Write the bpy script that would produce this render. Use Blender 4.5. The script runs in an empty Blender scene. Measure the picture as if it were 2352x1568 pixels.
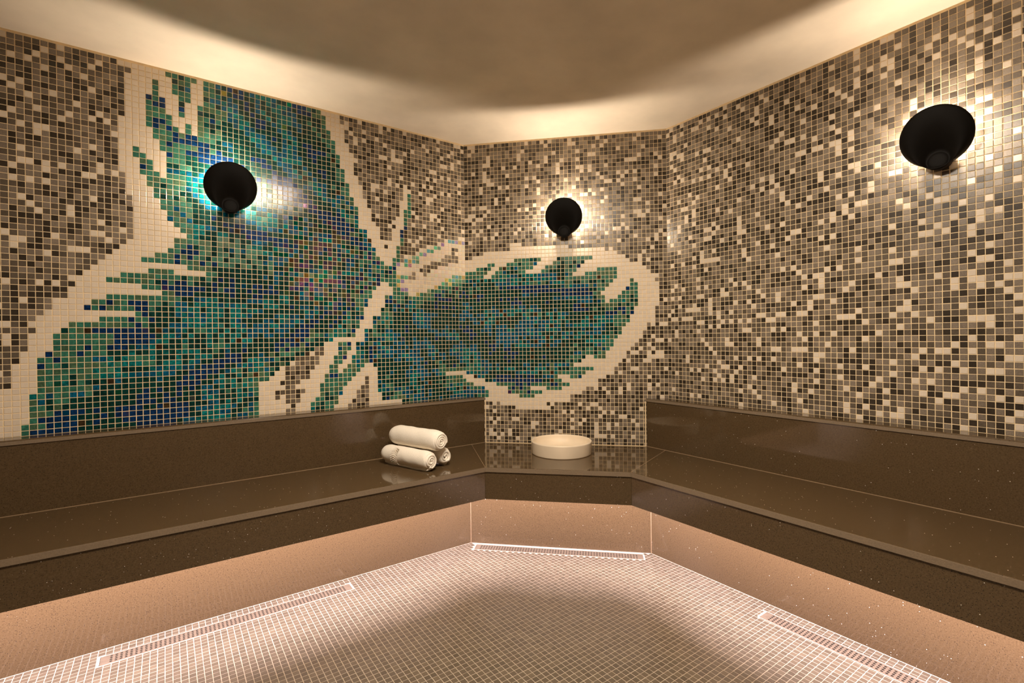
# steam room with a butterfly mosaic
LAMP_STRENGTH = 2600.0
FILL_STRENGTH = 94.0
FILL_POS = (0.56, 0.74)
STRIP_W = 30.0
STRIP_IN = 2.6
EXPOSURE = 0.0
RIM_W, RIM_TILT, NOSE_W, LED_W = .055, .035, .034, .033
# tile kinds along each row as (kind, count) pairs: 0 grey mix, 1 white, 2 wing, 3 pearl white, 4 pearl colour
LEFT_RUNS = [
 [0, 32, 1, 4, 2, 22, 1, 1, 2, 5, 1, 5, 0, 27],
 [0, 32, 1, 3, 2, 23, 1, 2, 2, 3, 1, 6, 0, 27],
 [0, 31, 1, 4, 2, 23, 1, 2, 2, 3, 1, 2, 2, 1, 1, 3, 0, 27],
 [0, 31, 1, 4, 2, 23, 1, 2, 2, 3, 1, 2, 2, 1, 1, 4, 0, 26],
 [0, 31, 1, 3, 2, 24, 1, 2, 2, 2, 1, 3, 2, 1, 1, 4, 0, 26],
 [0, 31, 1, 3, 2, 25, 1, 2, 2, 1, 1, 2, 2, 3, 1, 3, 0, 26],
 [0, 30, 1, 3, 2, 26, 1, 2, 2, 1, 1, 2, 2, 3, 1, 3, 0, 26],
 [0, 30, 1, 3, 2, 26, 1, 2, 2, 1, 1, 2, 2, 3, 1, 3, 0, 26],
 [0, 29, 1, 4, 2, 26, 1, 4, 2, 4, 1, 3, 0, 26],
 [0, 29, 1, 3, 2, 27, 1, 1, 2, 1, 1, 2, 2, 4, 1, 3, 0, 26],
 [0, 29, 1, 3, 2, 27, 1, 1, 2, 1, 1, 1, 2, 5, 1, 4, 0, 25],
 [0, 29, 1, 3, 2, 34, 1, 5, 0, 25],
 [0, 29, 1, 2, 2, 35, 1, 5, 0, 25],
 [0, 16, 1, 1, 0, 11, 1, 3, 2, 34, 1, 6, 0, 25],
 [0, 15, 1, 2, 0, 11, 1, 3, 2, 34, 1, 6, 0, 25],
 [0, 15, 2, 1, 1, 1, 0, 11, 1, 2, 2, 34, 1, 4, 2, 1, 1, 2, 0, 25],
 [0, 15, 2, 1, 1, 1, 0, 10, 1, 3, 2, 34, 1, 3, 2, 2, 1, 2, 0, 25],
 [0, 15, 2, 1, 1, 2, 0, 9, 1, 3, 2, 34, 1, 2, 2, 2, 1, 3, 0, 25],
 [0, 15, 2, 1, 1, 2, 0, 8, 1, 3, 2, 35, 1, 2, 2, 2, 1, 3, 0, 25],
 [0, 15, 2, 2, 1, 1, 0, 8, 1, 3, 2, 35, 1, 1, 2, 3, 1, 3, 0, 25],
 [0, 15, 2, 2, 1, 1, 0, 7, 1, 3, 2, 39, 1, 3, 0, 26],
 [0, 16, 2, 1, 1, 2, 0, 6, 1, 3, 2, 39, 1, 3, 0, 26],
 [0, 16, 2, 1, 1, 3, 0, 5, 1, 3, 2, 38, 1, 4, 0, 26],
 [0, 16, 2, 1, 1, 2, 0, 6, 1, 3, 2, 38, 1, 4, 0, 26],
 [1, 2, 0, 15, 2, 1, 1, 1, 0, 4, 1, 5, 2, 37, 1, 4, 0, 27],
 [4, 5, 3, 1, 0, 11, 2, 1, 1, 2, 0, 3, 1, 3, 2, 39, 1, 4, 0, 27],
 [3, 6, 4, 1, 3, 1, 0, 9, 2, 1, 1, 2, 0, 3, 1, 3, 2, 38, 1, 5, 0, 27],
 [3, 2, 0, 2, 3, 3, 4, 2, 3, 1, 0, 7, 2, 1, 1, 7, 2, 39, 1, 5, 0, 27],
 [3, 2, 0, 2, 3, 5, 4, 2, 3, 1, 0, 6, 2, 1, 1, 2, 0, 1, 1, 3, 2, 38, 1, 6, 0, 27],
 [3, 2, 0, 4, 3, 5, 4, 2, 3, 1, 0, 4, 2, 1, 1, 2, 0, 1, 1, 2, 2, 38, 1, 6, 0, 28],
 [3, 2, 0, 5, 3, 6, 4, 2, 3, 1, 0, 2, 2, 1, 1, 5, 2, 37, 1, 7, 0, 28],
 [3, 5, 0, 6, 3, 2, 4, 4, 0, 1, 2, 2, 1, 3, 2, 40, 1, 6, 0, 27],
 [3, 8, 0, 5, 3, 2, 4, 2, 3, 1, 4, 1, 2, 1, 1, 2, 2, 41, 1, 7, 0, 26],
 [3, 10, 0, 3, 3, 6, 2, 45, 1, 7, 0, 25],
 [4, 4, 3, 7, 0, 4, 3, 4, 2, 47, 1, 6, 0, 24],
 [4, 6, 3, 8, 0, 2, 4, 3, 2, 49, 1, 5, 0, 23],
 [2, 4, 4, 3, 3, 10, 4, 2, 2, 42, 1, 13, 0, 22],
 [2, 8, 4, 1, 3, 9, 4, 1, 2, 2, 1, 2, 2, 35, 1, 5, 2, 4, 1, 8, 0, 21],
 [2, 10, 4, 1, 3, 5, 4, 2, 2, 2, 1, 4, 2, 47, 1, 5, 0, 20],
 [2, 13, 4, 1, 3, 2, 4, 1, 2, 3, 1, 5, 2, 48, 1, 3, 0, 20],
 [2, 22, 1, 3, 2, 43, 1, 9, 0, 19],
 [2, 22, 1, 4, 2, 39, 1, 13, 0, 18],
 [2, 22, 1, 4, 2, 47, 1, 5, 0, 18],
 [2, 23, 1, 4, 2, 48, 1, 5, 0, 16],
 [2, 23, 1, 4, 2, 49, 1, 4, 0, 16],
 [2, 25, 1, 2, 2, 42, 1, 12, 0, 15],
 [2, 25, 1, 3, 2, 46, 1, 7, 0, 15],
 [2, 25, 1, 3, 2, 50, 1, 4, 0, 14],
 [2, 27, 1, 2, 2, 50, 1, 3, 0, 14],
 [2, 27, 1, 2, 2, 51, 1, 3, 0, 13],
 [2, 27, 1, 7, 2, 46, 1, 3, 0, 13],
 [2, 29, 1, 1, 2, 3, 1, 3, 2, 44, 1, 3, 0, 13],
 [2, 29, 1, 1, 2, 3, 1, 3, 0, 2, 2, 43, 1, 3, 0, 12],
 [2, 29, 1, 2, 2, 2, 1, 3, 0, 4, 2, 42, 1, 2, 0, 12],
 [2, 30, 1, 1, 2, 3, 1, 3, 0, 5, 2, 40, 1, 3, 0, 11],
 [2, 30, 1, 2, 2, 2, 1, 3, 0, 5, 1, 1, 2, 39, 1, 3, 0, 11],
 [2, 25, 1, 2, 2, 4, 1, 2, 2, 2, 1, 3, 0, 6, 1, 1, 2, 37, 1, 3, 0, 11],
 [2, 24, 1, 4, 2, 4, 1, 1, 2, 2, 1, 4, 0, 5, 1, 2, 2, 36, 1, 3, 0, 11],
 [2, 24, 1, 5, 2, 7, 1, 3, 0, 5, 1, 3, 2, 35, 1, 5, 0, 9],
 [1, 6, 2, 18, 1, 2, 0, 1, 1, 3, 2, 6, 1, 4, 0, 5, 1, 4, 2, 34, 1, 4, 0, 9],
 [1, 1, 2, 23, 1, 2, 0, 2, 1, 3, 2, 6, 1, 5, 0, 3, 1, 4, 2, 34, 1, 4, 0, 9],
 [2, 24, 1, 2, 0, 2, 1, 4, 2, 5, 1, 3, 0, 6, 1, 3, 2, 34, 1, 4, 0, 9],
 [2, 24, 1, 2, 0, 3, 1, 3, 2, 5, 1, 4, 0, 5, 1, 3, 2, 34, 1, 4, 0, 9],
 [2, 23, 1, 3, 0, 3, 1, 4, 2, 5, 1, 3, 0, 5, 1, 3, 2, 34, 1, 4, 0, 9],
 [2, 23, 1, 3, 0, 4, 1, 3, 2, 6, 1, 3, 0, 1, 1, 6, 2, 35, 1, 3, 0, 9],
 [2, 18, 1, 8, 0, 5, 1, 3, 2, 5, 1, 3, 0, 2, 1, 5, 2, 35, 1, 3, 0, 9],
]
BACK_RUNS = [
 [0, 51],
 [0, 51],
 [0, 51],
 [0, 51],
 [0, 51],
 [0, 51],
 [0, 51],
 [0, 51],
 [0, 51],
 [0, 51],
 [0, 51],
 [0, 51],
 [0, 51],
 [0, 51],
 [0, 51],
 [0, 51],
 [0, 51],
 [0, 51],
 [0, 51],
 [0, 51],
 [0, 51],
 [0, 51],
 [0, 51],
 [0, 51],
 [0, 51],
 [0, 51],
 [0, 12, 1, 3, 0, 36],
 [0, 12, 1, 15, 0, 24],
 [0, 5, 1, 31, 0, 15],
 [0, 2, 1, 36, 0, 13],
 [1, 13, 2, 7, 1, 4, 2, 9, 1, 8, 0, 10],
 [1, 6, 2, 2, 1, 3, 2, 8, 1, 4, 2, 8, 1, 11, 0, 9],
 [1, 3, 2, 4, 1, 2, 2, 9, 1, 3, 2, 9, 1, 15, 0, 6],
 [2, 6, 1, 2, 2, 8, 1, 4, 2, 9, 1, 5, 2, 5, 1, 7, 0, 5],
 [2, 5, 1, 2, 2, 21, 1, 3, 2, 8, 1, 8, 0, 4],
 [2, 39, 1, 9, 0, 3],
 [2, 38, 1, 4, 2, 1, 1, 5, 0, 3],
 [2, 37, 1, 5, 2, 2, 1, 5, 0, 2],
 [2, 36, 1, 5, 2, 3, 1, 5, 0, 2],
 [2, 35, 1, 5, 2, 4, 1, 5, 0, 2],
 [2, 36, 1, 3, 2, 5, 1, 5, 0, 2],
 [2, 36, 1, 1, 2, 7, 1, 5, 0, 2],
 [2, 44, 1, 5, 0, 2],
 [2, 43, 1, 5, 0, 3],
 [2, 43, 1, 5, 0, 3],
 [2, 42, 1, 6, 0, 3],
 [2, 42, 1, 6, 0, 3],
 [2, 41, 1, 5, 0, 5],
 [2, 40, 1, 6, 0, 5],
 [2, 40, 1, 5, 0, 6],
 [2, 39, 1, 6, 0, 6],
 [2, 38, 1, 6, 0, 7],
 [2, 38, 1, 5, 0, 8],
 [2, 37, 1, 5, 0, 9],
 [2, 36, 1, 5, 0, 10],
 [2, 31, 1, 2, 2, 3, 1, 5, 0, 10],
 [2, 30, 1, 10, 0, 11],
 [2, 28, 1, 11, 0, 12],
 [2, 33, 1, 5, 0, 13],
 [2, 31, 1, 7, 0, 13],
 [1, 2, 2, 22, 1, 3, 2, 3, 1, 5, 0, 16],
 [1, 5, 2, 20, 1, 9, 0, 17],
 [2, 2, 1, 6, 2, 19, 1, 7, 0, 17],
 [2, 5, 1, 6, 2, 6, 1, 4, 2, 4, 1, 6, 0, 20],
 [2, 6, 1, 5, 2, 9, 1, 10, 0, 21],
 [2, 6, 1, 8, 2, 4, 1, 9, 0, 24],
 [1, 27, 0, 24],
 [0, 9, 1, 12, 0, 30],
 [0, 13, 1, 8, 0, 30],
 [0, 51],
]
# wing areas in tile units from the left back corner: plain dark edges, and pale green bands
DARK_EDGES = [
 [(-51.5, 65.1), (-49.5, 62.1), (-33.5, 48.8), (-28.8, 50.8), (-36.2, 49.4), (-39.7, 51.5), (-46.8, 56.9), (-49.5, 61.9)],
 [(-20.7, 36.9), (-19.7, 39.5), (-24.9, 47.6), (-29.5, 53.9), (-30.7, 52.6), (-28.8, 50.1), (-22.8, 41.6)],
 [(-26.3, 54.0), (-24.0, 56.0), (-24.1, 62.6), (-22.4, 64.3), (-21.1, 64.1), (-22.3, 55.4), (-25.0, 53.4)],
 [(-28.1, 22.0), (-22.7, 31.1), (-22.8, 37.7), (-26.1, 37.9), (-26.7, 31.5), (-29.7, 22.3)],
 [(0.1, 34.5), (23.4, 33.4), (23.4, 35.2), (0.1, 36.7)],
 [(-0.2, 58.2), (-0.2, 61.5), (23.1, 61.5), (23.1, 58.6)],
]
GREEN_BANDS = [
 [(-59.6, 30.8), (-54.5, 29.7), (-48.6, 31.6), (-45.5, 34.0), (-44.2, 36.5), (-47.9, 35.7), (-52.1, 35.6), (-57.1, 36.0), (-59.6, 35.1)],
 [(-62.7, 10.3), (-57.8, 4.0), (-54.1, 4.8), (-55.7, 11.2), (-59.3, 12.0), (-60.8, 19.8), (-60.2, 28.0), (-63.6, 28.5), (-64.8, 20.5)],
 [(-80.5, 51.5), (-74.9, 46.4), (-70.5, 46.4), (-72.2, 50.1), (-74.6, 54.2), (-74.7, 58.9), (-79.7, 61.5), (-82.3, 63.3), (-82.2, 57.6), (-79.2, 54.0)],
]
import bpy, math, random
import numpy as np
from mathutils import Vector, Matrix

# ------------------------------------------------------------------ room measures
S = 1.05
YL, XR, CD = 2.1825*S, 1.96766*S, 3.44209*S          # left wall y, right wall x, chamfer x+y
ZC, ZB, ZS, ZA = 2.00094*S, 0.69207*S, 0.47432*S, 0.34223*S
TBL, TBR = 0.07026*S, 0.07687*S                       # backrest depth
SFL, SFR, CS = 0.4811*S, 0.48798*S, 2.76782*S         # seat front
KFL, KFR, CK = 0.10221*S, 0.14262*S, 3.29633*S        # kick panel
XE, YE = -1.25*S, -1.25*S                             # unseen ends of the room
PITCH = 0.01953*S
ROW0 = 1.9836*S                                       # centre height of the top tile row
R2 = math.sqrt(2)
P1 = (CD-YL, YL); P2 = (XR, CD-XR)

sc = bpy.context.scene
COL = sc.collection
rnd = random.Random(7)

# ------------------------------------------------------------------ helpers
def link(o, parent=None):
    COL.objects.link(o)
    if parent: o.parent = parent
    return o

def mesh_obj(name, verts, faces, mat, parent=None, smooth=False, bevel=0, segs=2, mats=None):
    me = bpy.data.meshes.new(name)
    me.from_pydata([tuple(v) for v in verts], [], faces)
    me.update()
    if mat: me.materials.append(mat)
    for m in (mats or []): me.materials.append(m)
    if smooth:
        me.polygons.foreach_set('use_smooth', [True]*len(me.polygons))
    o = bpy.data.objects.new(name, me)
    link(o, parent)
    if parent: o.matrix_parent_inverse = Matrix.Identity(4)
    if bevel:
        b = o.modifiers.new('bevel', 'BEVEL'); b.width = bevel; b.segments = segs; b.limit_method = 'ANGLE'
    return o

def thing(name, label, cat, loc=(0, 0, 0), group=None):
    o = bpy.data.objects.new(name, None); o.empty_display_size = .05
    link(o); o.location = loc
    o['label'] = label; o['category'] = cat
    if group: o['group'] = group
    return o

def tag(o, label, cat, group=None):
    o['label'] = label; o['category'] = cat
    if group: o['group'] = group
    return o

def structure(o, label, cat):
    o['kind'] = 'structure'; o['label'] = label; o['category'] = cat
    return o

def prism(poly, z0, z1):
    """plan polygon (any order) -> closed solid"""
    area = sum(poly[i-1][0]*poly[i][1]-poly[i][0]*poly[i-1][1] for i in range(len(poly)))
    if area < 0: poly = poly[::-1]
    n = len(poly)
    v = [(x, y, z0) for x, y in poly]+[(x, y, z1) for x, y in poly]
    f = [tuple(range(n-1, -1, -1)), tuple(range(n, 2*n))]
    f += [(i, (i+1) % n, n+(i+1) % n, n+i) for i in range(n)]
    return v, f

def rel(verts, loc): return [(x-loc[0], y-loc[1], z-loc[2]) for x, y, z in verts]

def join(*parts):
    V, F = [], []
    for v, f in parts:
        b = len(V); V += list(v); F += [tuple(i+b for i in q) for q in f]
    return V, F

def lathe(profile, n=64, center=(0, 0, 0)):
    """profile: list of (r, z); closed at r=0 ends"""
    V, F = [], []
    ring = []
    for r, z in profile:
        if r < 1e-6:
            ring.append([len(V)]); V.append((center[0], center[1], center[2]+z))
        else:
            ids = []
            for k in range(n):
                a = 2*math.pi*k/n
                ids.append(len(V)); V.append((center[0]+r*math.cos(a), center[1]+r*math.sin(a), center[2]+z))
            ring.append(ids)
    for a, b in zip(ring, ring[1:]):
        for k in range(n):
            k2 = (k+1) % n
            if len(a) == 1 and len(b) == 1: continue
            if len(a) == 1: F.append((a[0], b[k], b[k2]))
            elif len(b) == 1: F.append((a[k], b[0], a[k2]))
            else: F.append((a[k], b[k], b[k2], a[k2]))
    return V, F

# ------------------------------------------------------------------ materials
def new_mat(name):
    m = bpy.data.materials.new(name); m.use_nodes = True
    nt = m.node_tree; b = nt.nodes['Principled BSDF']
    return m, nt, b

def N(nt, t, **kw):
    n = nt.nodes.new(t)
    for k, v in kw.items():
        if k in n.inputs: n.inputs[k].default_value = v
        else: setattr(n, k, v)
    return n

def ramp(nt, stops, interp='LINEAR'):
    r = nt.nodes.new('ShaderNodeValToRGB'); r.color_ramp.interpolation = interp
    e = r.color_ramp.elements
    while len(e) < len(stops): e.new(.5)
    for k, (p, c) in zip(e, stops): k.position = p; k.color = (c[0], c[1], c[2], 1)
    return r

def simple(name, color, rough=.5, spec=.5, noise=None, metallic=0., bump=0.):
    m, nt, b = new_mat(name)
    b.inputs['Roughness'].default_value = rough
    b.inputs['Metallic'].default_value = metallic
    b.inputs['Specular IOR Level'].default_value = spec
    tc = N(nt, 'ShaderNodeTexCoord')
    no = N(nt, 'ShaderNodeTexNoise', Scale=noise or 20., Detail=5.)
    nt.links.new(tc.outputs['Object'], no.inputs['Vector'])
    lo = tuple(c*.9 for c in color); hi = tuple(min(1, c*1.1) for c in color)
    r = ramp(nt, [(.3, lo), (.7, hi)])
    nt.links.new(no.outputs['Fac'], r.inputs['Fac'])
    nt.links.new(r.outputs['Color'], b.inputs['Base Color'])
    if bump:
        bp = N(nt, 'ShaderNodeBump', Strength=bump, Distance=.002)
        nt.links.new(no.outputs['Fac'], bp.inputs['Height'])
        nt.links.new(bp.outputs['Normal'], b.inputs['Normal'])
    return m

def tile_material(name, grain=.35, streak=True):
    """glass mosaic: colour, gloss and pearl film come from each tile's own attributes"""
    m, nt, b = new_mat(name)
    a = N(nt, 'ShaderNodeAttribute', attribute_name='tile_color')
    fx = N(nt, 'ShaderNodeAttribute', attribute_name='tile_finish')
    sep = N(nt, 'ShaderNodeSeparateColor')
    nt.links.new(fx.outputs['Color'], sep.inputs['Color'])
    tc = N(nt, 'ShaderNodeTexCoord')
    # fine frit grain
    no = N(nt, 'ShaderNodeTexNoise', Scale=420., Detail=3., Roughness=.7)
    nt.links.new(tc.outputs['Object'], no.inputs['Vector'])
    mr = N(nt, 'ShaderNodeMapRange'); mr.inputs['From Min'].default_value = .3; mr.inputs['From Max'].default_value = .7
    mr.inputs['To Min'].default_value = 1-grain; mr.inputs['To Max'].default_value = 1+grain
    nt.links.new(no.outputs['Fac'], mr.inputs['Value'])
    ga = N(nt, 'ShaderNodeMath', operation='MULTIPLY_ADD', use_clamp=True); ga.inputs[1].default_value = 8.; ga.inputs[2].default_value = .18
    nt.links.new(sep.outputs['Blue'], ga.inputs[0])
    gm = N(nt, 'ShaderNodeMix', data_type='FLOAT'); gm.inputs['A'].default_value = 1.
    nt.links.new(ga.outputs['Value'], gm.inputs['Factor']); nt.links.new(mr.outputs['Result'], gm.inputs['B'])
    last = gm.outputs['Result']
    if streak:   # swirled glass streaks, only strong on glossy tiles (finish blue channel)
        off = N(nt, 'ShaderNodeVectorMath', operation='ADD')
        sc_ = N(nt, 'ShaderNodeVectorMath', operation='SCALE'); sc_.inputs['Scale'].default_value = 40.
        nt.links.new(fx.outputs['Color'], sc_.inputs[0])
        nt.links.new(tc.outputs['Object'], off.inputs[0]); nt.links.new(sc_.outputs['Vector'], off.inputs[1])
        w = N(nt, 'ShaderNodeTexNoise', Scale=55., Detail=2., Distortion=2.2)
        nt.links.new(off.outputs['Vector'], w.inputs['Vector'])
        mw = N(nt, 'ShaderNodeMapRange'); mw.inputs['From Min'].default_value = .35; mw.inputs['From Max'].default_value = .7
        mw.inputs['To Min'].default_value = .55; mw.inputs['To Max'].default_value = 1.7
        nt.links.new(w.outputs['Fac'], mw.inputs['Value'])
        mx = N(nt, 'ShaderNodeMix', data_type='FLOAT')
        nt.links.new(sep.outputs['Blue'], mx.inputs['Factor'])
        mx.inputs['A'].default_value = 1.
        nt.links.new(mw.outputs['Result'], mx.inputs['B'])
        mu = N(nt, 'ShaderNodeMath', operation='MULTIPLY')
        nt.links.new(last, mu.inputs[0]); nt.links.new(mx.outputs['Result'], mu.inputs[1])
        last = mu.outputs['Value']
    vm = N(nt, 'ShaderNodeVectorMath', operation='SCALE')
    nt.links.new(a.outputs['Color'], vm.inputs[0]); nt.links.new(last, vm.inputs['Scale'])
    nt.links.new(vm.outputs['Vector'], b.inputs['Base Color'])
    nt.links.new(sep.outputs['Red'], b.inputs['Roughness'])
    nt.links.new(fx.outputs['Alpha'], b.inputs['Specular IOR Level'])
    film = N(nt, 'ShaderNodeMath', operation='MULTIPLY'); film.inputs[1].default_value = 1000.
    nt.links.new(sep.outputs['Green'], film.inputs[0])
    nt.links.new(film.outputs['Value'], b.inputs['Thin Film Thickness'])
    b.inputs['Thin Film IOR'].default_value = 1.75
    b.inputs['IOR'].default_value = 1.47
    bp = N(nt, 'ShaderNodeBump', Strength=.06, Distance=.001)
    nt.links.new(no.outputs['Fac'], bp.inputs['Height']); nt.links.new(bp.outputs['Normal'], b.inputs['Normal'])
    return m

def stone_material(name):
    """polished brown engineered stone with dark grit and mirror flecks"""
    m, nt, b = new_mat(name)
    tc = N(nt, 'ShaderNodeTexCoord')
    n1 = N(nt, 'ShaderNodeTexNoise', Scale=260., Detail=3., Roughness=.7)
    nt.links.new(tc.outputs['Object'], n1.inputs['Vector'])
    r1 = ramp(nt, [(.32, (.052, .033, .016)), (.42, (.082, .053, .026)), (.62, (.098, .064, .032)), (.74, (.128, .087, .046))])
    nt.links.new(n1.outputs['Fac'], r1.inputs['Fac'])
    # dark grit
    v1 = N(nt, 'ShaderNodeTexVoronoi', Scale=210.)
    nt.links.new(tc.outputs['Object'], v1.inputs['Vector'])
    d1 = N(nt, 'ShaderNodeMath', operation='LESS_THAN'); d1.inputs[1].default_value = .20
    nt.links.new(v1.outputs['Distance'], d1.inputs[0])
    s1 = N(nt, 'ShaderNodeSeparateColor'); nt.links.new(v1.outputs['Color'], s1.inputs['Color'])
    t1 = N(nt, 'ShaderNodeMath', operation='GREATER_THAN'); t1.inputs[1].default_value = .55
    nt.links.new(s1.outputs['Red'], t1.inputs[0])
    k1 = N(nt, 'ShaderNodeMath', operation='MULTIPLY')
    nt.links.new(d1.outputs['Value'], k1.inputs[0]); nt.links.new(t1.outputs['Value'], k1.inputs[1])
    mx1 = N(nt, 'ShaderNodeMix', data_type='RGBA')
    nt.links.new(k1.outputs['Value'], mx1.inputs['Factor'])
    nt.links.new(r1.outputs['Color'], mx1.inputs['A']); mx1.inputs['B'].default_value = (.02, .015, .012, 1)
    # mirror flecks
    v2 = N(nt, 'ShaderNodeTexVoronoi', Scale=120.)
    nt.links.new(tc.outputs['Object'], v2.inputs['Vector'])
    d2 = N(nt, 'ShaderNodeMath', operation='LESS_THAN'); d2.inputs[1].default_value = .13
    nt.links.new(v2.outputs['Distance'], d2.inputs[0])
    s2 = N(nt, 'ShaderNodeSeparateColor'); nt.links.new(v2.outputs['Color'], s2.inputs['Color'])
    t2 = N(nt, 'ShaderNodeMath', operation='GREATER_THAN'); t2.inputs[1].default_value = .935
    nt.links.new(s2.outputs['Green'], t2.inputs[0])
    k2 = N(nt, 'ShaderNodeMath', operation='MULTIPLY')
    nt.links.new(d2.outputs['Value'], k2.inputs[0]); nt.links.new(t2.outputs['Value'], k2.inputs[1])
    mx2 = N(nt, 'ShaderNodeMix', data_type='RGBA')
    nt.links.new(k2.outputs['Value'], mx2.inputs['Factor'])
    nt.links.new(mx1.outputs['Result'], mx2.inputs['A']); mx2.inputs['B'].default_value = (.85, .80, .72, 1)
    nt.links.new(mx2.outputs['Result'], b.inputs['Base Color'])
    b.inputs['Roughness'].default_value = .065
    b.inputs['IOR'].default_value = 1.54
    return m

def emission(name, color, strength):
    m, nt, b = new_mat(name)
    b.inputs['Base Color'].default_value = (.8, .8, .8, 1)
    b.inputs['Emission Color'].default_value = (*color, 1)
    b.inputs['Emission Strength'].default_value = strength
    return m

WARM = (1.0, .81, .61)
M_GROUT = simple('cream grout', (.84, .67, .42), .8, .3, 60., bump=.2)
M_TILE = tile_material('glass mosaic')
M_FLOORT = tile_material('floor mosaic', grain=.28, streak=False)
M_FGROUT = simple('floor grout', (.50, .43, .34), .75, .3, 40., bump=.2)
M_STONE = stone_material('brown speckled stone')
M_EDGE = simple('honed stone edge', (.20, .15, .10), .5, .4, 260., bump=.3)
M_SEAL = simple('sealant', (.30, .21, .125), .6, .4, 80.)
M_PLASTER = simple('ceiling plaster', (.90, .80, .67), .75, .25, 4., bump=.05)
M_CERAMIC = simple('white ceramic', (.80, .68, .52), .45, .4, 8.)
M_TOWEL = simple('white terry', (.90, .84, .74), .95, .15, 420., bump=.5)
M_BLACK = simple('matte black metal', (.005, .004, .003), .6, .12, 30.)
M_ENAMEL = simple('pale enamel', (.75, .70, .62), .5, .4, 30.)
M_BASE = simple('dark satin metal', (.03, .024, .02), .45, .4, 30., metallic=.3)
M_STEEL = simple('brushed steel', (.40, .33, .25), .42, .5, 60., metallic=.7)
M_DARK = simple('channel shade', (.012, .010, .008), .7, .2, 30.)
M_LED = emission('lamp diffuser', WARM, LAMP_STRENGTH)
M_FILL = emission('fill light diffuser', (1.0, .84, .67), FILL_STRENGTH)  # glow of the added fill fixture overhead

# ------------------------------------------------------------------ mosaic
def srgb(h):
    h = h.lstrip('#'); c = [int(h[i:i+2], 16)/255 for i in (0, 2, 4)]
    return tuple(x/12.92 if x <= .04045 else ((x+.055)/1.055)**2.4 for x in c)

GREYS = [(.037, .028, .020), (.106, .084, .062), (.20, .163, .126)]
WHITE = (.70, .61, .50)
PALETTE = {'n': (.001, .022, .084), 'g': (.001, .030, .026), 'b': (.001, .068, .135), 't': (.0015, .118, .125),
           's': (.028, .135, .095), 'e': (.060, .125, .072), 'o': (.030, .019, .009)}
PEARLS = [(.42, .20, .26), (.12, .40, .26), (.10, .34, .42), (.50, .40, .14), (.20, .30, .22), (.30, .22, .40), (.10, .25, .18)]

def tile_look(k, r, film=False):
    """-> colour, roughness, film thickness (um), streak amount"""
    j = r.uniform(.86, 1.14)
    if k == '.':
        q = r.random()
        if q < .125: c, ro, fi, st = WHITE, .22, 0, 0
        elif q < .36: c, ro, fi, st = GREYS[0], .22, 0, .1
        elif q < .68: c, ro, fi, st = GREYS[1], .26, 0, .1
        else: c, ro, fi, st = GREYS[2], .28, 0, .1
        if c is WHITE: j = r.uniform(.95, 1.03)
    elif k == 'w': c, ro, fi, st = WHITE, .22, 0, 0; j = r.uniform(.96, 1.03)
    elif k == 'q': c, ro, fi, st = WHITE, .16, r.uniform(.25, .55), 0; j = r.uniform(.9, 1.05)
    elif k == 'P': c, ro, fi, st = r.choice(PEARLS), .15, r.uniform(.25, .6), .5
    else:
        c = PALETTE[k]; j = r.uniform(.8, 1.22)
        ro, fi, st = ((.06, r.uniform(.25, .6), .6) if r.random() < (.75 if film else .02) else (.14, 0, 1.)) if k in 'ngbto' else (.26, 0, .5)
    return tuple(x*j for x in c), ro, fi, st

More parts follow.
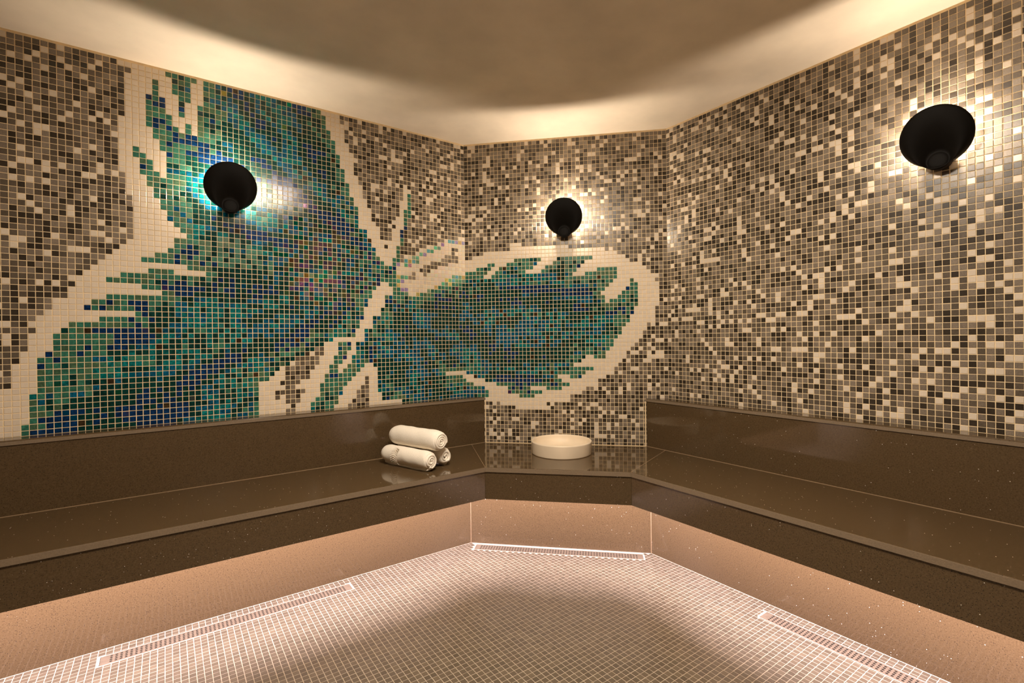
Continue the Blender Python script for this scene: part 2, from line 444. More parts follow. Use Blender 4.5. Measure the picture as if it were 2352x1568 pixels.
def mosaic_mesh(tiles, U, V, NRM, tile_mat, grout_mesh, grout_mat, name, fill=.88, lift=.0012):
    """tiles: (centre, colour, rough, film, streak, clip) ; grout_mesh: (verts, faces) ; one wall = one mesh"""
    U, V, NRM = np.array(U), np.array(V), np.array(NRM)
    gv, gf = grout_mesh
    n = len(tiles)
    r = np.random.RandomState(3)
    cen = np.array([t[0] for t in tiles])
    hu = np.array([t[5][0] for t in tiles])[:, None]; hv = np.array([t[5][1] for t in tiles])[:, None]
    tilt = r.normal(0, .006, (n, 2))
    cen = cen+U*r.normal(0, .00016, (n, 1))+V*r.normal(0, .00016, (n, 1))
    ring = []
    for (h, f) in ((0., 1.), (lift*.55, 1.), (lift, .93)):
        for su, sv in ((-1, -1), (1, -1), (1, 1), (-1, 1)):
            a, b_ = su*hu*f, sv*hv*f
            hh = h+(a*tilt[:, :1]+b_*tilt[:, 1:] if h else 0)
            ring.append(cen+U*a+V*b_+NRM*hh)
    verts = np.stack(ring, 1).reshape(-1, 3)                   # n*12
    base = np.arange(n)[:, None]*12
    q = []
    for l in (0, 4):
        for k in range(4):
            q.append([l+k, l+(k+1) % 4, l+4+(k+1) % 4, l+4+k])
    q.append([8, 9, 10, 11])
    q = np.array(q)                                             # 9 quads
    faces = (base[:, :, None]+q[None]).reshape(-1, 4)+len(gv)
    allv = np.concatenate([np.array(gv, float), verts])
    me = bpy.data.meshes.new(name)
    fl = [tuple(f) for f in gf]+[tuple(int(i) for i in f) for f in faces]
    me.from_pydata([tuple(v) for v in allv], [], fl)
    me.materials.append(grout_mat); me.materials.append(tile_mat)
    ng = len(gf)
    mi = np.zeros(len(fl), int); mi[ng:] = 1
    me.polygons.foreach_set('material_index', mi)
    nl = len(me.loops); ngl = sum(len(f) for f in gf)
    colr = np.ones((nl, 4), np.float32); fin = np.zeros((nl, 4), np.float32)
    tcol = np.array([t[1] for t in tiles]); tf = np.array([[t[2], t[3], t[4]] for t in tiles])
    colr[ngl:, :3] = np.repeat(tcol, 36, 0); fin[ngl:, :3] = np.repeat(tf, 36, 0)
    fin[:, 3] = .5; fin[ngl:, 3] = np.repeat(np.where(tf[:, 2] > .3, .3, .5), 36)
    a = me.attributes.new('tile_color', 'FLOAT_COLOR', 'CORNER'); a.data.foreach_set('color', colr.ravel())
    a = me.attributes.new('tile_finish', 'FLOAT_COLOR', 'CORNER'); a.data.foreach_set('color', fin.ravel())
    me.update()
    o = bpy.data.objects.new(name, me); link(o)
    return o

HALF = PITCH*.5*.885
def wall_tiles(origin, udir, pitch, ncols, chart, rows, zmin):
    """origin: corner point (x, y); tiles run along udir from it; chart rows of characters"""
    r = random.Random(int(abs(origin[0]*1000)+abs(origin[1]*7919)))
    out = []
    for j in range(rows):
        z = ROW0-j*PITCH
        h = HALF
        if z+h < zmin+.004: break
        zc, hv = z, h
        if z-h < zmin+.001:
            lo = zmin+.001; zc, hv = (lo+z+h)/2, (z+h-lo)/2
        for c in range(ncols):
            k = '.'
            if chart and j < len(chart):
                row = chart[j]
                if c < len(row): k = row[c]
            look = tile_look(k, r, bool(chart) and udir[1] == 0 and inside(-(c+.5), j, FILM_AREA))
            t = (c+.5)*pitch
            x, y = origin[0]+udir[0]*t, origin[1]+udir[1]*t
            out.append(((x, y, zc), look[0], look[1], look[2], look[3], (pitch*.5*.885, hv)))
    return out

# ---- the butterfly: expand the runs and colour each wing tile
KINDS = '.wTqP'
def expand(runs):
    rows = []
    for r in runs:
        row = []
        for k, n in zip(r[::2], r[1::2]): row += [KINDS[k]]*n
        rows.append(row)
    return rows
LEFT, BACK = expand(LEFT_RUNS), expand(BACK_RUNS)

def value_noise(x, y, seed):
    def h(i, j):
        n = math.sin(i*127.1+j*311.7+seed*74.7)*43758.5453
        return n-math.floor(n)
    i, j = math.floor(x), math.floor(y); fx, fy = x-i, y-j
    fx = fx*fx*(3-2*fx); fy = fy*fy*(3-2*fy)
    return (h(i, j)*(1-fx)+h(i+1, j)*fx)*(1-fy)+(h(i, j+1)*(1-fx)+h(i+1, j+1)*fx)*fy

def inside(x, y, poly):
    c = False
    for k in range(len(poly)):
        x1, y1 = poly[k]; x2, y2 = poly[k-1]
        if (y1 > y) != (y2 > y) and x < (x2-x1)*(y-y1)/(y2-y1)+x1: c = not c
    return c

WING = {(-1-c, r) for r, row in enumerate(LEFT) for c, k in enumerate(row) if k == 'T'}
WING |= {(c, r) for r, row in enumerate(BACK) for c, k in enumerate(row) if k == 'T'}
BODY_U, BODY_R = -21.8, 34.6
FILM_AREA = [(-44, 24), (-34, 24), (-22, 33), (-24, 39), (-33, 45), (-42, 40), (-46, 33)]   # iridescent glass around the wing root
wr = random.Random(11)
def edge_distance(u, r):
    for k in range(1, 4):
        for a in range(-k, k+1):
            for b in range(-k, k+1):
                if max(abs(a), abs(b)) == k and 0 <= r+b < 66 and (u+a, r+b) not in WING: return k
    return 4
def wing_tile(u, r):
    du, dr = u-BODY_U, r-BODY_R
    rad, th = math.hypot(du, dr), math.atan2(dr, du)
    if u > -26 and dr > 2 and rad >= 8:
        n = value_noise((dr-du*.02)*.62-du*.035, du*.06, 3)
        if u < 8: n = value_noise(th*9, rad*.08, 4)*.7+n*.3
    else:
        n = value_noise(th*13, rad*.075, 1)
    n = n*.8+value_noise(u*.35, r*.35, 9)*.2+wr.uniform(-.07, .07)
    ps = 0
    if not any(inside(u+.5, r, p) for p in DARK_EDGES): ps = {1: .85, 2: .45, 3: .15}.get(edge_distance(u, r), 0)
    if any(inside(u+.5, r, p) for p in GREEN_BANDS): ps = max(ps, .62)
    if rad < 7: ps = max(ps, .4)
    if wr.random() < ps: return 's' if wr.random() < .72 else 'e'
    if wr.random() < .014: return 'o'
    for lim, k in ((.37, 'n'), (.57, 'g'), (.67, 'b'), (.76, 't'), (.84, 'g')):
        if n < lim: return k
    return 's' if wr.random() < .5 else 't'
for r, row in enumerate(LEFT):
    for c, k in enumerate(row):
        if k == 'T': row[c] = wing_tile(-1-c, r)
for r, row in enumerate(BACK):
    for c, k in enumerate(row):
        if k == 'T': row[c] = wing_tile(c, r)

ZBT = ZB+.016                                                   # top of the backrest ledge
T = .08
ncl = int((P1[0]-XE)/PITCH)
o = mosaic_mesh(wall_tiles(P1, (-1, 0), PITCH, ncl, LEFT, 66, ZBT), (-1, 0, 0), (0, 0, 1), (0, -1, 0), M_TILE,
                prism([(XE, YL), P1, (P1[0]+.05, YL+T), (XE, YL+T)], 0, ZC), M_GROUT, 'wall_left')
structure(o, 'left wall of blue green butterfly mosaic among grey and white tiles', 'wall')
bl = math.dist(P1, P2)
dgn = (1/R2, -1/R2)
o = mosaic_mesh(wall_tiles(P1, dgn, bl/51, 51, BACK, 78, ZS), (dgn[0], dgn[1], 0), (0, 0, 1), (-1/R2, -1/R2, 0), M_TILE,
                prism([P1, P2, (P2[0]+T, P2[1]+.05), (P1[0]+.05, P1[1]+T)], 0, ZC), M_GROUT, 'wall_back')
structure(o, 'angled back wall of mosaic with the butterfly right wing', 'wall')
ncr = int((P2[1]-YE)/PITCH)
o = mosaic_mesh(wall_tiles(P2, (0, -1), PITCH, ncr, None, 66, ZBT), (0, -1, 0), (0, 0, 1), (-1, 0, 0), M_TILE,
                prism([P2, (XR, YE), (XR+T, YE), (XR+T, P2[1]+.05)], 0, ZC), M_GROUT, 'wall_right')
structure(o, 'right wall of random grey, brown and white mosaic tiles', 'wall')

# unseen walls behind the camera: mosaic as a procedural brick pattern
def mosaic_brick():
    m, nt, b = new_mat('plain mosaic')
    tc = N(nt, 'ShaderNodeTexCoord'); mp = N(nt, 'ShaderNodeMapping')
    nt.links.new(tc.outputs['Object'], mp.inputs['Vector'])
    br = N(nt, 'ShaderNodeTexBrick', offset=0., squash=1.)
    br.inputs['Scale'].default_value = 1.; br.inputs['Brick Width'].default_value = PITCH; br.inputs['Row Height'].default_value = PITCH
    br.inputs['Mortar Size'].default_value = .0012
    br.inputs['Color1'].default_value = (.04, .034, .03, 1); br.inputs['Color2'].default_value = (.40, .36, .30, 1); br.inputs['Mortar'].default_value = (.66, .55, .40, 1)
    sx = N(nt, 'ShaderNodeSeparateXYZ'); cx = N(nt, 'ShaderNodeCombineXYZ'); ad = N(nt, 'ShaderNodeMath', operation='ADD')
    nt.links.new(mp.outputs['Vector'], sx.inputs['Vector'])
    nt.links.new(sx.outputs['X'], ad.inputs[0]); nt.links.new(sx.outputs['Y'], ad.inputs[1])
    nt.links.new(ad.outputs['Value'], cx.inputs['X']); nt.links.new(sx.outputs['Z'], cx.inputs['Y'])
    nt.links.new(cx.outputs['Vector'], br.inputs['Vector'])
    nt.links.new(br.outputs['Color'], b.inputs['Base Color']); b.inputs['Roughness'].default_value = .3
    return m
M_PLAIN = mosaic_brick()
v, f = prism([(XE-T, YE-T), (XE, YE-T), (XE, YL+T), (XE-T, YL+T)], 0, ZC)
structure(mesh_obj('wall_near_left', v, f, M_PLAIN), 'plain grey mosaic wall behind the viewer on the left', 'wall')
v, f = prism([(XE, YE-T), (XR+T, YE-T), (XR+T, YE), (XE, YE)], 0, ZC)
structure(mesh_obj('wall_near_right', v, f, M_PLAIN), 'plain grey mosaic wall behind the viewer on the right', 'wall')

# ceiling
outer = [(XE-T, YE-T), (XR+T, YE-T), (XR+T, P2[1]+.1), (P1[0]+.1, YL+T), (XE-T, YL+T)]
v, f = prism(outer, ZC, ZC+.1)
structure(mesh_obj('ceiling', v, f, M_PLASTER), 'smooth plaster ceiling', 'ceiling')

# ------------------------------------------------------------------ floor
DL = .785*S; DW = .0535*S
DRAINS = [  # centre, direction along, direction across
    ((.211*S, YL-KFL-.078*S), (1, 0)),
    (None, None),
    ((XR-KFR-.085*S, (.908-.3925)*S), (0, -1)),
]
sm = CK-.047*S*R2; tt = -.184*S*R2
DRAINS[1] = (((sm+tt)/2, (sm-tt)/2), dgn)
ft = []
fr = random.Random(21)
nx = int((XR-KFR-XE)/PITCH)+1; ny = int((YL-KFL-YE)/PITCH)+1
for i in range(nx):
    for j in range(ny):
        x = XR-KFR-.003-(i+.5)*PITCH; y = YL-KFL-.003-(j+.5)*PITCH
        if x+y > CK-PITCH*.62: continue
        hu = hv = PITCH*.5*.885
        dx0, dx1, dy0, dy1 = x-hu, x+hu, y-hv, y+hv
        gone = False
        for q, (c, a) in enumerate(DRAINS):
            if q == 1:                                     # the diagonal drain just displaces whole tiles
                u = (x-c[0])*a[0]+(y-c[1])*a[1]; w = -(x-c[0])*a[1]+(y-c[1])*a[0]
                if abs(u) < DL/2+PITCH*.4 and abs(w) < DW/2+PITCH*.45: gone = True
                continue
            ex, ey = (DL/2, DW/2) if abs(a[0]) > .5 else (DW/2, DL/2)
            ex += .0045; ey += .0045
            if dx1 < c[0]-ex or dx0 > c[0]+ex or dy1 < c[1]-ey or dy0 > c[1]+ey: continue
            if ex > ey:                                    # tiles cut to fit along the drain
                if dx0 < c[0]-ex and abs(y-c[1]) < ey: dx1 = c[0]-ex
                elif dx1 > c[0]+ex and abs(y-c[1]) < ey: dx0 = c[0]+ex
                elif y > c[1]: dy0 = max(dy0, c[1]+ey)
                else: dy1 = min(dy1, c[1]-ey)
            else:
                if dy0 < c[1]-ey and abs(x-c[0]) < ex: dy1 = c[1]-ey
                elif dy1 > c[1]+ey and abs(x-c[0]) < ex: dy0 = c[1]+ey
                elif x > c[0]: dx0 = max(dx0, c[0]+ex)
                else: dx1 = min(dx1, c[0]-ex)
            if dx1-dx0 < .003 or dy1-dy0 < .003: gone = True
        if gone: continue
        x, y, hu, hv = (dx0+dx1)/2, (dy0+dy1)/2, (dx1-dx0)/2, (dy1-dy0)/2
        j_ = fr.uniform(.9, 1.1)
        c = fr.choice([(.118, .092, .063), (.131, .103, .070), (.109, .086, .058)])
        ft.append(((x, y, 0.), tuple(k*j_ for k in c), .42, 0., 0., (hu, hv)))
fv, ff = prism(outer, -.1, 0.)
floor = mosaic_mesh(ft, (1, 0, 0), (0, 1, 0), (0, 0, 1), M_FLOORT, (fv, ff), M_FGROUT, 'floor', lift=.0009)
structure(floor, 'floor of small matte taupe mosaic tiles with pale grout', 'floor')

def make_drain(c, a, label):
    root = thing('linear_drain', label, 'drain', (c[0], c[1], 0.), 'linear shower drains along the benches')
    A = Vector((a[0], a[1], 0)); W = Vector((-a[1], a[0], 0))
    P = lambda u, w, z: tuple(A*u+W*w+Vector((0, 0, z)))
    zt = .0016
    # trough
    v = [P(u, w, .0003) for u, w in ((-DL/2, -DW/2), (DL/2, -DW/2), (DL/2, DW/2), (-DL/2, DW/2))]
    mesh_obj('trough_shade', v, [(0, 1, 2, 3)], M_DARK, root)  # flat near-black sheet, stands in for the shade down the drain channel
    # frame: a rim of four bars
    rim = .0025
    parts = []
    def bar(u0, u1, w0, w1, z0, z1):
        vv = [P(u, w, z) for z in (z0, z1) for u, w in ((u0, w0), (u1, w0), (u1, w1), (u0, w1))]
        return vv, [(3, 2, 1, 0), (4, 5, 6, 7), (0, 1, 5, 4), (1, 2, 6, 5), (2, 3, 7, 6), (3, 0, 4, 7)]
    l, w = DL/2, DW/2
    parts = [bar(-l-.008, -l, -w-rim, w+rim, 0, .0014), bar(l, l+.008, -w-rim, w+rim, 0, .0014),
             bar(-l, l, -w-rim, -w, 0, .0014), bar(-l, l, w, w+rim, 0, .0014)]
    fv, ff = join(*parts)
    mesh_obj('grout_surround', fv, ff, M_FGROUT, root)
    # perforated grate
    nu, nw = 58, 4
    g = .0012
    ml = .022; mw = .004
    V, F = [], []
    du, dw = (DL-2*g-2*ml)/nu, (DW-2*g-2*mw)/nw
    def quad(pts):
        b = len(V); V.extend(pts); F.append(tuple(range(b, b+len(pts))))
    l2, w2 = DL/2-g, DW/2-g
    for (u0, u1, w0, w1) in ((-l2, -l2+ml, -w2, w2), (l2-ml, l2, -w2, w2), (-l2+ml, l2-ml, -w2, -w2+mw), (-l2+ml, l2-ml, w2-mw, w2)):
        quad([P(u0, w0, zt), P(u1, w0, zt), P(u1, w1, zt), P(u0, w1, zt)])
    for i in range(nu):
        for k in range(nw):
            cu, cw = -l2+ml+(i+.5)*du, -w2+mw+(k+.5)*dw
            sq = [(-1, -1), (0, -1), (1, -1), (1, 0), (1, 1), (0, 1), (-1, 1), (-1, 0)]
            ou = [P(cu+su*du/2, cw+sw*dw/2, zt) for su, sw in sq]
            ru = .0043
            inn = [P(cu+ru*math.cos(math.atan2(sw, su)), cw+ru*math.sin(math.atan2(sw, su)), zt) for su, sw in sq]
            lo = [(x, y, .0003) for x, y, z in inn]
            b = len(V); V.extend(ou+inn+lo)
            for q in range(8):
                q2 = (q+1) % 8
                F.append((b+q, b+q2, b+8+q2, b+8+q))
                F.append((b+8+q, b+8+q2, b+16+q2, b+16+q))
    # outer edge
    for (p, q) in (((-l2, -w2), (l2, -w2)), ((l2, -w2), (l2, w2)), ((l2, w2), (-l2, w2)), ((-l2, w2), (-l2, -w2))):
        quad([P(*p, .0003), P(*q, .0003), P(*q, zt), P(*p, zt)])
    mesh_obj('perforated_grate', V, F, M_STEEL, root)
    return root
make_drain(*DRAINS[0], 'perforated steel drain in the floor along the left bench')
make_drain(*DRAINS[1], 'perforated steel drain in the floor below the short corner bench')
make_drain(*DRAINS[2], 'perforated steel drain in the floor along the right bench')

# ------------------------------------------------------------------ benches
def corner_l(a, s): return (s-(YL-a), YL-a)          # meeting of the left line and the chamfer line
def corner_r(a, s): return (XR-a, s-(XR-a))
c1 = corner_l(SFL, CS); c2 = corner_r(SFR, CS)
J1 = (1.24538*S, YL-TBL); J2 = (XR-TBR, 1.43856*S)
TH = .019*S
EPS = .0008

def strip3(a0l, s0, a0r, a1l, s1, a1r, z0, z1):
    """three mitred panels that follow left line, chamfer, right line between two offsets"""
    A, B = corner_l(a0l, s0), corner_l(a1l, s1)
    C_, D_ = corner_r(a0r, s0), corner_r(a1r, s1)
    left = prism([(XE, YL-a0l), A, B, (XE, YL-a1l)], z0, z1)
    mid = prism([A, C_, D_, B], z0, z1)
    right = prism([C_, (XR-a0r, YE), (XR-a1r, YE), D_], z0, z1)
    return left, mid, right

bench_l = thing('stone_bench', 'long brown speckled stone bench with backrest under the butterfly mosaic', 'bench', (0, YL-.25, 0), 'built in stone benches')
bench_c = thing('stone_bench', 'short brown stone corner bench that carries the white basin', 'bench', ((c1[0]+c2[0])/2, (c1[1]+c2[1])/2, 0), 'built in stone benches')
bench_r = thing('stone_bench', 'long brown speckled stone bench with backrest under the plain grey mosaic', 'bench', (XR-.25, 0, 0), 'built in stone benches')
roots = (bench_l, bench_c, bench_r)
def part(name, vf, root, mat=None, bevel=.0012, smooth=False):
    v, f = vf
    return mesh_obj(name, rel(v, root.location), f, mat or M_STONE, root, bevel=bevel, smooth=smooth)

WG = .0015   # clearance to the walls
part('seat', prism([(XE, YL-SFL), c1, J1, (J1[0], YL-WG), (XE, YL-WG)], ZS-TH, ZS), bench_l)
part('seat', prism([c1, c2, J2, (XR-WG, J2[1]), (XR-WG, CD-XR-WG), (CD-YL-WG, YL-WG), (J1[0], YL-WG), J1], ZS-TH, ZS), bench_c)
part('seat', prism([c2, (XR-SFR, YE), (XR-WG, YE), (XR-WG, J2[1]), J2], ZS-TH, ZS), bench_r)
ov = .004
for vf, root in zip(strip3(SFL-ov, CS+ov*R2, SFR-ov, SFL-ov-.018, CS+(ov+.018)*R2, SFR-ov-.018, ZA, ZS-TH), roots):
    part('front_panel', vf, root)
for vf, root in zip(strip3(KFL, CK, KFR, KFL-.02, CK+.02*R2, KFR-.02, 0.0005, ZS-TH), roots):
    part('kick_panel', vf, root)
for vf, root in zip(strip3(SFL+.0012, CS-.0012*R2, SFR+.0012, SFL, CS, SFR, ZS-TH, ZS-.0012), roots):
    part('seat_edge', vf, root, M_EDGE, .0005)
# backrests with a ledge
def end_l(a): return (CD-WG-(YL-a), YL-a)
def end_r(a): return (XR-a, CD-WG-(XR-a))
part('backrest', prism([(XE, YL-WG), (XE, YL-TBL+.003), end_l(TBL-.003), end_l(WG)], ZS, ZB), bench_l)
part('ledge', prism([(XE, YL-WG), (XE, YL-TBL), end_l(TBL), end_l(WG)], ZB, ZBT), bench_l, bevel=.004)
part('backrest', prism([(XR-WG, YE), (XR-TBR+.003, YE), end_r(TBR-.003), end_r(WG)], ZS, ZB), bench_r)
part('ledge', prism([(XR-WG, YE), (XR-TBR, YE), end_r(TBR), end_r(WG)], ZB, ZBT), bench_r, bevel=.004)
part('ledge_edge', prism([(XE, YL-TBL), end_l(TBL), end_l(TBL+.001), (XE, YL-TBL-.001)], ZB, ZBT-.004), bench_l, M_EDGE, 0)
part('ledge_edge', prism([(XR-TBR, YE), end_r(TBR), end_r(TBR+.001), (XR-TBR-.001, YE)], ZB, ZBT-.004), bench_r, M_EDGE, 0)
# sealant lines and joints
def thin(p, q, w, z0, z1):
    d = Vector((q[0]-p[0], q[1]-p[1])); n = Vector((-d.y, d.x)).normalized()*w/2
    return prism([(p[0]-n.x, p[1]-n.y), (q[0]-n.x, q[1]-n.y), (q[0]+n.x, q[1]+n.y), (p[0]+n.x, p[1]+n.y)], z0, z1)
part('sealant_bead', thin((XE, YL-TBL+.002), end_l(TBL-.002), .0022, ZS, ZS+.0016), bench_l, M_SEAL, 0)
part('sealant_bead', thin((XR-TBR+.002, YE), end_r(TBR-.002), .0022, ZS, ZS+.0016), bench_r, M_SEAL, 0)
part('sealant_bead', thin(end_l(TBL+.002), end_r(TBR+.002), .004, ZS, ZS+.003), bench_c, M_GROUT, 0)
part('seat_joint', thin(c1, J1, .0016, ZS-.002, ZS+.0003), bench_l, M_SEAL, 0)
part('seat_joint', thin(c2, J2, .0016, ZS-.002, ZS+.0003), bench_r, M_SEAL, 0)
k1, k2 = corner_l(KFL, CK), corner_r(KFR, CK)
for k, root in ((k1, bench_l), (k2, bench_r)):
    part('grout_joint', prism([(k[0]-.0014, k[1]-.0022), (k[0]+.0014, k[1]-.0022), (k[0]+.0014, k[1]+.001), (k[0]-.0014, k[1]+.001)], 0, ZA+.08), root, M_SEAL, 0)

# vertical grout edge where the mosaic meets the ends of the backrests
part('sealant_bead', thin(end_l(TBL-.001), end_l(TBL+.003), .004, ZS, ZB), bench_l, M_GROUT, 0)
part('sealant_bead', thin(end_r(TBR-.001), end_r(TBR+.003), .004, ZS, ZB), bench_r, M_GROUT, 0)

# ------------------------------------------------------------------ light strips tucked behind the front panels
LEDC = (1.0, .81, .86)
def strip_light(p, q, inward, energy):
    mid = Vector(((p[0]+q[0])/2, (p[1]+q[1])/2, ZS-TH-.014))
    L = math.dist(p, q)
    li = bpy.data.lights.new('light_strip', 'AREA'); li.shape = 'RECTANGLE'; li.size = L; li.size_y = .045
    li.energy = energy*L; li.color = LEDC
    o = bpy.data.objects.new('light_strip', li); link(o)
    x = Vector((q[0]-p[0], q[1]-p[1], 0)).normalized()
    aim = (Vector((inward[0], inward[1], 0)).normalized()*STRIP_IN+Vector((0, 0, -1))).normalized()   # light leaves along -Z
    z = -aim; y = z.cross(x).normalized()
    o.matrix_world = Matrix(((x.x, y.x, z.x, mid.x), (x.y, y.y, z.y, mid.y), (x.z, y.z, z.z, mid.z), (0, 0, 0, 1)))
ia = .075
a1, a2 = corner_l(SFL-ia, CS+ia*R2), corner_r(SFR-ia, CS+ia*R2)
strip_light((XE+.02, YL-SFL+ia), a1, (0, 1), STRIP_W)
strip_light(a1, a2, (1, 1), STRIP_W)
strip_light(a2, (XR-SFR+ia, YE+.02), (1, 0), STRIP_W)

# ------------------------------------------------------------------ wall lamps
LR = .0895*S
def make_lamp(loc, nrm, label, group='black wall lamps'):
    root = thing('wall_lamp', label, 'lamp', loc, group)
    Nn = Vector((nrm[0], nrm[1], 0)); U = Vector((-nrm[1], nrm[0], 0)); Z = Vector((0, 0, 1))
    P = lambda u, v, w: tuple(U*u+Z*v+Nn*w)
    n = 72
    # shade: dome over a round rim, drawn down to a blunt nose at the bottom
    rim_w, nose_w, dome = RIM_W*S, NOSE_W*S, .014*S
    nc, nr = -.77*LR, .30*LR
    def shell(steps):
        rings = []
        for t in steps:
            ring = []
            for k in range(n):
                a = 2*math.pi*k/n
                # blend from rim circle to nose circle, swelling outward midway
                r = LR*(1-t)+nr*t
                cv = nc*t
                w = (rim_w+RIM_TILT*S*math.sin(a))*(1-t)+nose_w*t+dome*math.sin(math.pi*t)
                ring.append(P(r*math.cos(a), cv+r*math.sin(a)*(.93+.07*t), w))
            rings.append(ring)
        return rings
    steps = [i/14 for i in range(15)]
    rings = shell(steps)
    tip = []
    for q in (1, 2, 3):                                    # rounded tip of the nose
        a_ = q*math.pi/8; rr = nr*math.cos(a_)
        tip.append([P(rr*math.cos(2*math.pi*k/n), nc+rr*math.sin(2*math.pi*k/n), nose_w+.16*nr*math.sin(a_)) for k in range(n)])
    rings += tip
    V = [p for ring in rings for p in ring]
    F = []
    for a in range(len(rings)-1):
        for k in range(n):
            k2 = (k+1) % n
            F.append((a*n+k, a*n+k2, (a+1)*n+k2, (a+1)*n+k))
    F.append(tuple((len(rings)-1)*n+k for k in range(n)))
    sh = mesh_obj('lamp_shade', V, F, M_BLACK, root, smooth=True, mats=[M_ENAMEL, M_BLACK, M_BLACK])
    for p_ in sh.data.polygons:                            # pale inside only above the nose
        c_ = sum((sh.data.vertices[i].co.z for i in p_.vertices))/len(p_.vertices)
        p_.material_index = 0 if c_ > -.45*LR else 2
    so = sh.modifiers.new('thickness', 'SOLIDIFY'); so.thickness = .0016; so.offset = -1; so.material_offset = 1; so.material_offset_rim = 0
    # base: stubby drum on the wall under the nose
    def drum(cv, prof, name, mat, nn=40):
        V, F = [], []
        for r, w in prof:
            for k in range(nn):
                a = 2*math.pi*k/nn; V.append(P(r*math.cos(a), cv+r*math.sin(a), w))
        for a in range(len(prof)-1):
            for k in range(nn):
                k2 = (k+1) % nn
                F.append((a*nn+k, a*nn+k2, (a+1)*nn+k2, (a+1)*nn+k))
        F.append(tuple(range(nn))[::-1]); F.append(tuple((len(prof)-1)*nn+k for k in range(nn)))
        return mesh_obj(name, V, F, mat, root, smooth=False, bevel=0)
    br = .33*LR
    drum(-.70*LR, [(br, .0015), (br, .014), (br*.96, .017), (br*.80, .018), (br*.70, nose_w-.014), (br*.5, nose_w-.012)], 'lamp_base', M_BASE)
    # light source held in front of the wall
    drum(0, [(.004, LED_W-.006), (.011, LED_W-.005), (.0125, LED_W), (.011, LED_W+.005), (.004, LED_W+.006)], 'bulb', M_LED, 20)
    V = []
    for s_ in (0, 1):
        for k in range(8):
            a = 2*math.pi*k/8
            V.append(P(.003*math.cos(a), nc*.62 if s_ == 0 else -.012, LED_W+.003*math.sin(a)))
    F = [(k, (k+1) % 8, 8+(k+1) % 8, 8+k) for k in range(8)]
    mesh_obj('bulb_arm', V, F, M_BASE, root)
    return root
ZL = 1.592*S
make_lamp((.209*S, YL-.0012, ZL), (0, -1), 'black wall lamp on the blue green butterfly wing')
lm = ((CD-.0012*R2)/2+(1.592-1.7915)/2*S, (CD-.0012*R2)/2-(1.592-1.7915)/2*S)
make_lamp((lm[0], lm[1], ZL), (-1/R2, -1/R2), 'black wall lamp on the angled back wall above the basin')
make_lamp((XR-.0012, .459*S, ZL+.008*S), (-1, 0), 'black wall lamp on the right wall of grey mosaic')
make_lamp((XE+.0012, 1.45*S, ZL), (1, 0), 'black wall lamp added as fill on the near left wall behind the viewer')  # unseen lamp, added to lift the light in the room
make_lamp((1.38*S, YE+.0012, ZL), (0, 1), 'black wall lamp on the near right wall behind the viewer')

# round fill light added out of view to brighten the room
cl = thing('fill_light', 'added round fill light behind the viewer', 'fill light', (FILL_POS[0], FILL_POS[1], ZC))
v, f = lathe([(.24, -.0005), (.265, -.0005), (.268, -.004), (.262, -.008), (.242, -.006), (.24, -.0005)], 64)
mesh_obj('trim_ring', v, f, M_BASE, cl, smooth=True)
v, f = lathe([(0, -.004), (.240, -.004)], 64)
mesh_obj('diffuser', v, [q[::-1] for q in f], M_FILL, cl)

# ------------------------------------------------------------------ basin
bc = (1.4805*S, 1.7005*S)
bc = (bc[0]+.004, bc[1]+.004)
BR, BH = .1385*S, .0585*S
prof = [(0, 0), (BR*.975, 0), (BR*.985, .0015), (BR*.99, .005), (BR, BH-.006), (BR, BH-.0025), (BR-.0025, BH), (BR-.006, BH), (BR-.0085, BH-.0025),
        (BR-.010, BH-.010), (BR*.88, .022), (BR*.72, .013), (BR*.4, .0095), (0, .0085)]
v, f = lathe(prof, 96)
o = mesh_obj('basin', v, f, M_CERAMIC, smooth=True)
o.location = (bc[0], bc[1], ZS+.0002)
tag(o, 'round white ceramic basin standing on the corner bench', 'basin')

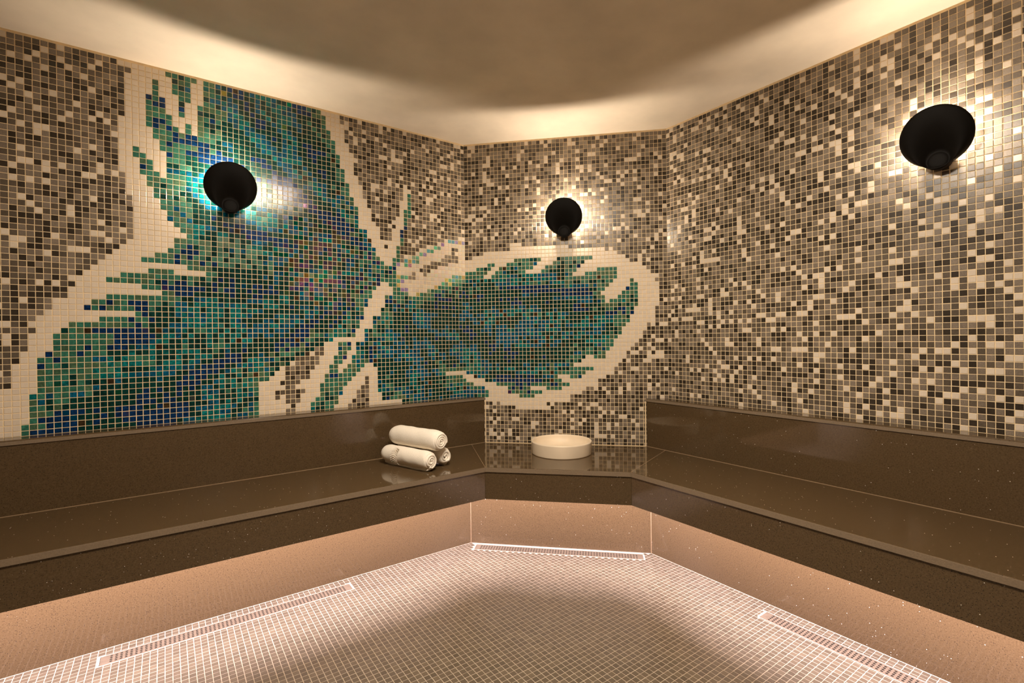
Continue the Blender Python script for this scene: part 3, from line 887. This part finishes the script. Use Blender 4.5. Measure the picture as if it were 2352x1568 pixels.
# ------------------------------------------------------------------ towels
def make_towel(p_front, p_back, R_, z, label, turns=4.2, tail=-2.0, seed=1, chevron=None):
    """p_front / p_back: plan points of the roll's axis ends, z: axis height"""
    r = random.Random(seed)
    A = Vector((p_back[0]-p_front[0], p_back[1]-p_front[1], 0)); L = A.length; A.normalize()
    W = Vector((A.y, -A.x, 0)); Z = Vector((0, 0, 1))          # W points to the viewer's right of the axis
    mid = Vector(((p_front[0]+p_back[0])/2, (p_front[1]+p_back[1])/2, z))
    root_loc = mid
    th = R_/(turns+.35)
    ns = int(turns*34)
    V, F = [], []
    na = 26
    prof = []
    for i in range(na+1): prof.append((-1+2*i/na, 1))
    loop_n = 2*(na+1)+2*3
    end = [r.uniform(-.006, .006) for _ in range(40)]
    for i in range(ns+1):
        s = i/ns                                   # 0 outside .. 1 inside
        ang = tail+2*math.pi*turns*s
        rad = R_-th*.5-(R_-th*.9)*s
        rad = max(rad, th*.35)
        tn = 2*math.pi*turns*s/(2*math.pi)
        e = end[int(tn) % 40]*(1-(tn % 1))+end[(int(tn)+1) % 40]*(tn % 1)
        half = L/2-(.010 if tn < 1 else .002)+e*.7
        t2 = th*.44
        ca, sa = math.cos(ang), math.sin(ang)
        ring = []
        pts = []
        for k in range(na+1): pts.append((-half+t2+(2*half-2*t2)*k/na, t2))
        for k in (1, 2, 3): a = math.pi/2-k*math.pi/4; pts.append((half-t2+t2*math.cos(a), t2*math.sin(a)))
        for k in range(na+1): pts.append((half-t2-(2*half-2*t2)*k/na, -t2))
        for k in (1, 2, 3): a = -math.pi/2-k*math.pi/4; pts.append((-half+t2+t2*math.cos(a), t2*math.sin(a)))
        for (ax, dr) in pts:
            edge = max(0, abs(ax)-(half-.03))/.03
            tuck = -.006*edge**2 if tn < 1.05 else 0
            rr = rad+dr+tuck+(.0006*math.sin(ax*41+seed*2+ang)+.0005*math.sin(ax*90+ang*3.1) if dr > 0 and tn < 1 else 0)
            x, y = rr*ca, rr*sa
            y = max(y, -R_*.955) if tn < 1.2 else y*.985         # settles flat on what carries it
            V.append(A*ax+W*x+Z*y)
    m = len(pts)
    for i in range(ns):
        for k in range(m):
            k2 = (k+1) % m
            F.append((i*m+k, (i+1)*m+k, (i+1)*m+k2, i*m+k2))
    F.append(tuple(range(m))); F.append(tuple(ns*m+k for k in range(m))[::-1])
    o = mesh_obj('rolled_towel', V, F, M_TOWEL, smooth=True)
    o.location = root_loc
    tag(o, label, 'towel', 'rolled white towels')
    if chevron:
        pos, a_from, a_to, cnt = chevron
        V, F = [], []
        for q in range(cnt):
            a0 = a_from+(a_to-a_from)*q/(cnt-1)
            seg = [(-.022, .22), (-.011, .10), (0., 0.), (.011, .10), (.022, .22)]
            rings = []
            for (dx, da) in seg:
                ax = L/2*pos+dx; a = a0+da; rr = R_-.0008
                c = A*ax+W*(rr*math.cos(a))+Z*(rr*math.sin(a))
                nr_ = W*math.cos(a)+Z*math.sin(a); tg = -W*math.sin(a)+Z*math.cos(a)
                ring = []
                for k in range(6):
                    b_ = 2*math.pi*k/6
                    ring.append(len(V)); V.append(c+nr_*(.0009*math.sin(b_))+tg*(.0020*math.cos(b_)))
                rings.append(ring)
            for r0, r1 in zip(rings, rings[1:]):
                for k in range(6): F.append((r0[k], r0[(k+1) % 6], r1[(k+1) % 6], r1[k]))
            F.append(tuple(rings[0])); F.append(tuple(rings[-1])[::-1])
        mesh_obj('chevron_border', V, F, M_TOWEL, o, smooth=True)
    return o
TR = .0435*S
ax_f = Vector((.860*S, 1.770*S)); ax_b = Vector((.770*S, 2.044*S))
perp = Vector((ax_b.y-ax_f.y, -(ax_b.x-ax_f.x))).normalized()
zt0 = ZS+TR*.965
make_towel(ax_f, ax_b, TR, zt0, 'front left rolled white towel with a woven chevron band, under the top one', 3.6, -1.9, 3, chevron=(.27, math.pi*.66, math.pi*1.16, 9))
s2_ = perp*(TR*2.16)+(ax_f-ax_b).normalized()*(-.012)
make_towel(ax_f+s2_, ax_b+s2_, TR*1.0, zt0, 'right hand rolled white towel, half hidden behind the other two', 2.7, -1.4, 8)
s3_ = perp*(TR*1.0)+(ax_f-ax_b).normalized()*(.012)
make_towel(ax_f+s3_, ax_b+s3_, TR*1.08, zt0+TR*1.66, 'rolled white towel lying on top of the other two', 4.4, -.6, 5)

# ------------------------------------------------------------------ camera
yaw, pitch, roll = 0.953, -0.00453, -0.01144
fw = Vector((math.cos(pitch)*math.cos(yaw), math.cos(pitch)*math.sin(yaw), math.sin(pitch)))
rt = Vector((math.sin(yaw), -math.cos(yaw), 0)); up = rt.cross(fw)
r2 = rt*math.cos(roll)+up*math.sin(roll); u2 = -rt*math.sin(roll)+up*math.cos(roll)
cam = bpy.data.cameras.new('camera'); cam.sensor_width = 36; cam.lens = 1119.35/2352*36
cam.clip_start = .02
co = bpy.data.objects.new('camera', cam); link(co)
co.matrix_world = Matrix(((r2.x, u2.x, -fw.x, 0), (r2.y, u2.y, -fw.y, 0), (r2.z, u2.z, -fw.z, S), (0, 0, 0, 1)))
sc.camera = co

w = bpy.data.worlds.new('world'); sc.world = w; w.use_nodes = True
w.node_tree.nodes['Background'].inputs['Color'].default_value = (0, 0, 0, 1)
sc.view_settings.view_transform = 'Standard'; sc.view_settings.look = 'None'
sc.view_settings.gamma = 1; sc.view_settings.use_curve_mapping = False
sc.view_settings.exposure = EXPOSURE
sc.cycles.use_denoising = True
sc.cycles.sample_clamp_indirect = 6
sc.cycles.max_bounces = 10; sc.cycles.diffuse_bounces = 7; sc.cycles.glossy_bounces = 4
sc.cycles.caustics_reflective = False; sc.cycles.caustics_refractive = False
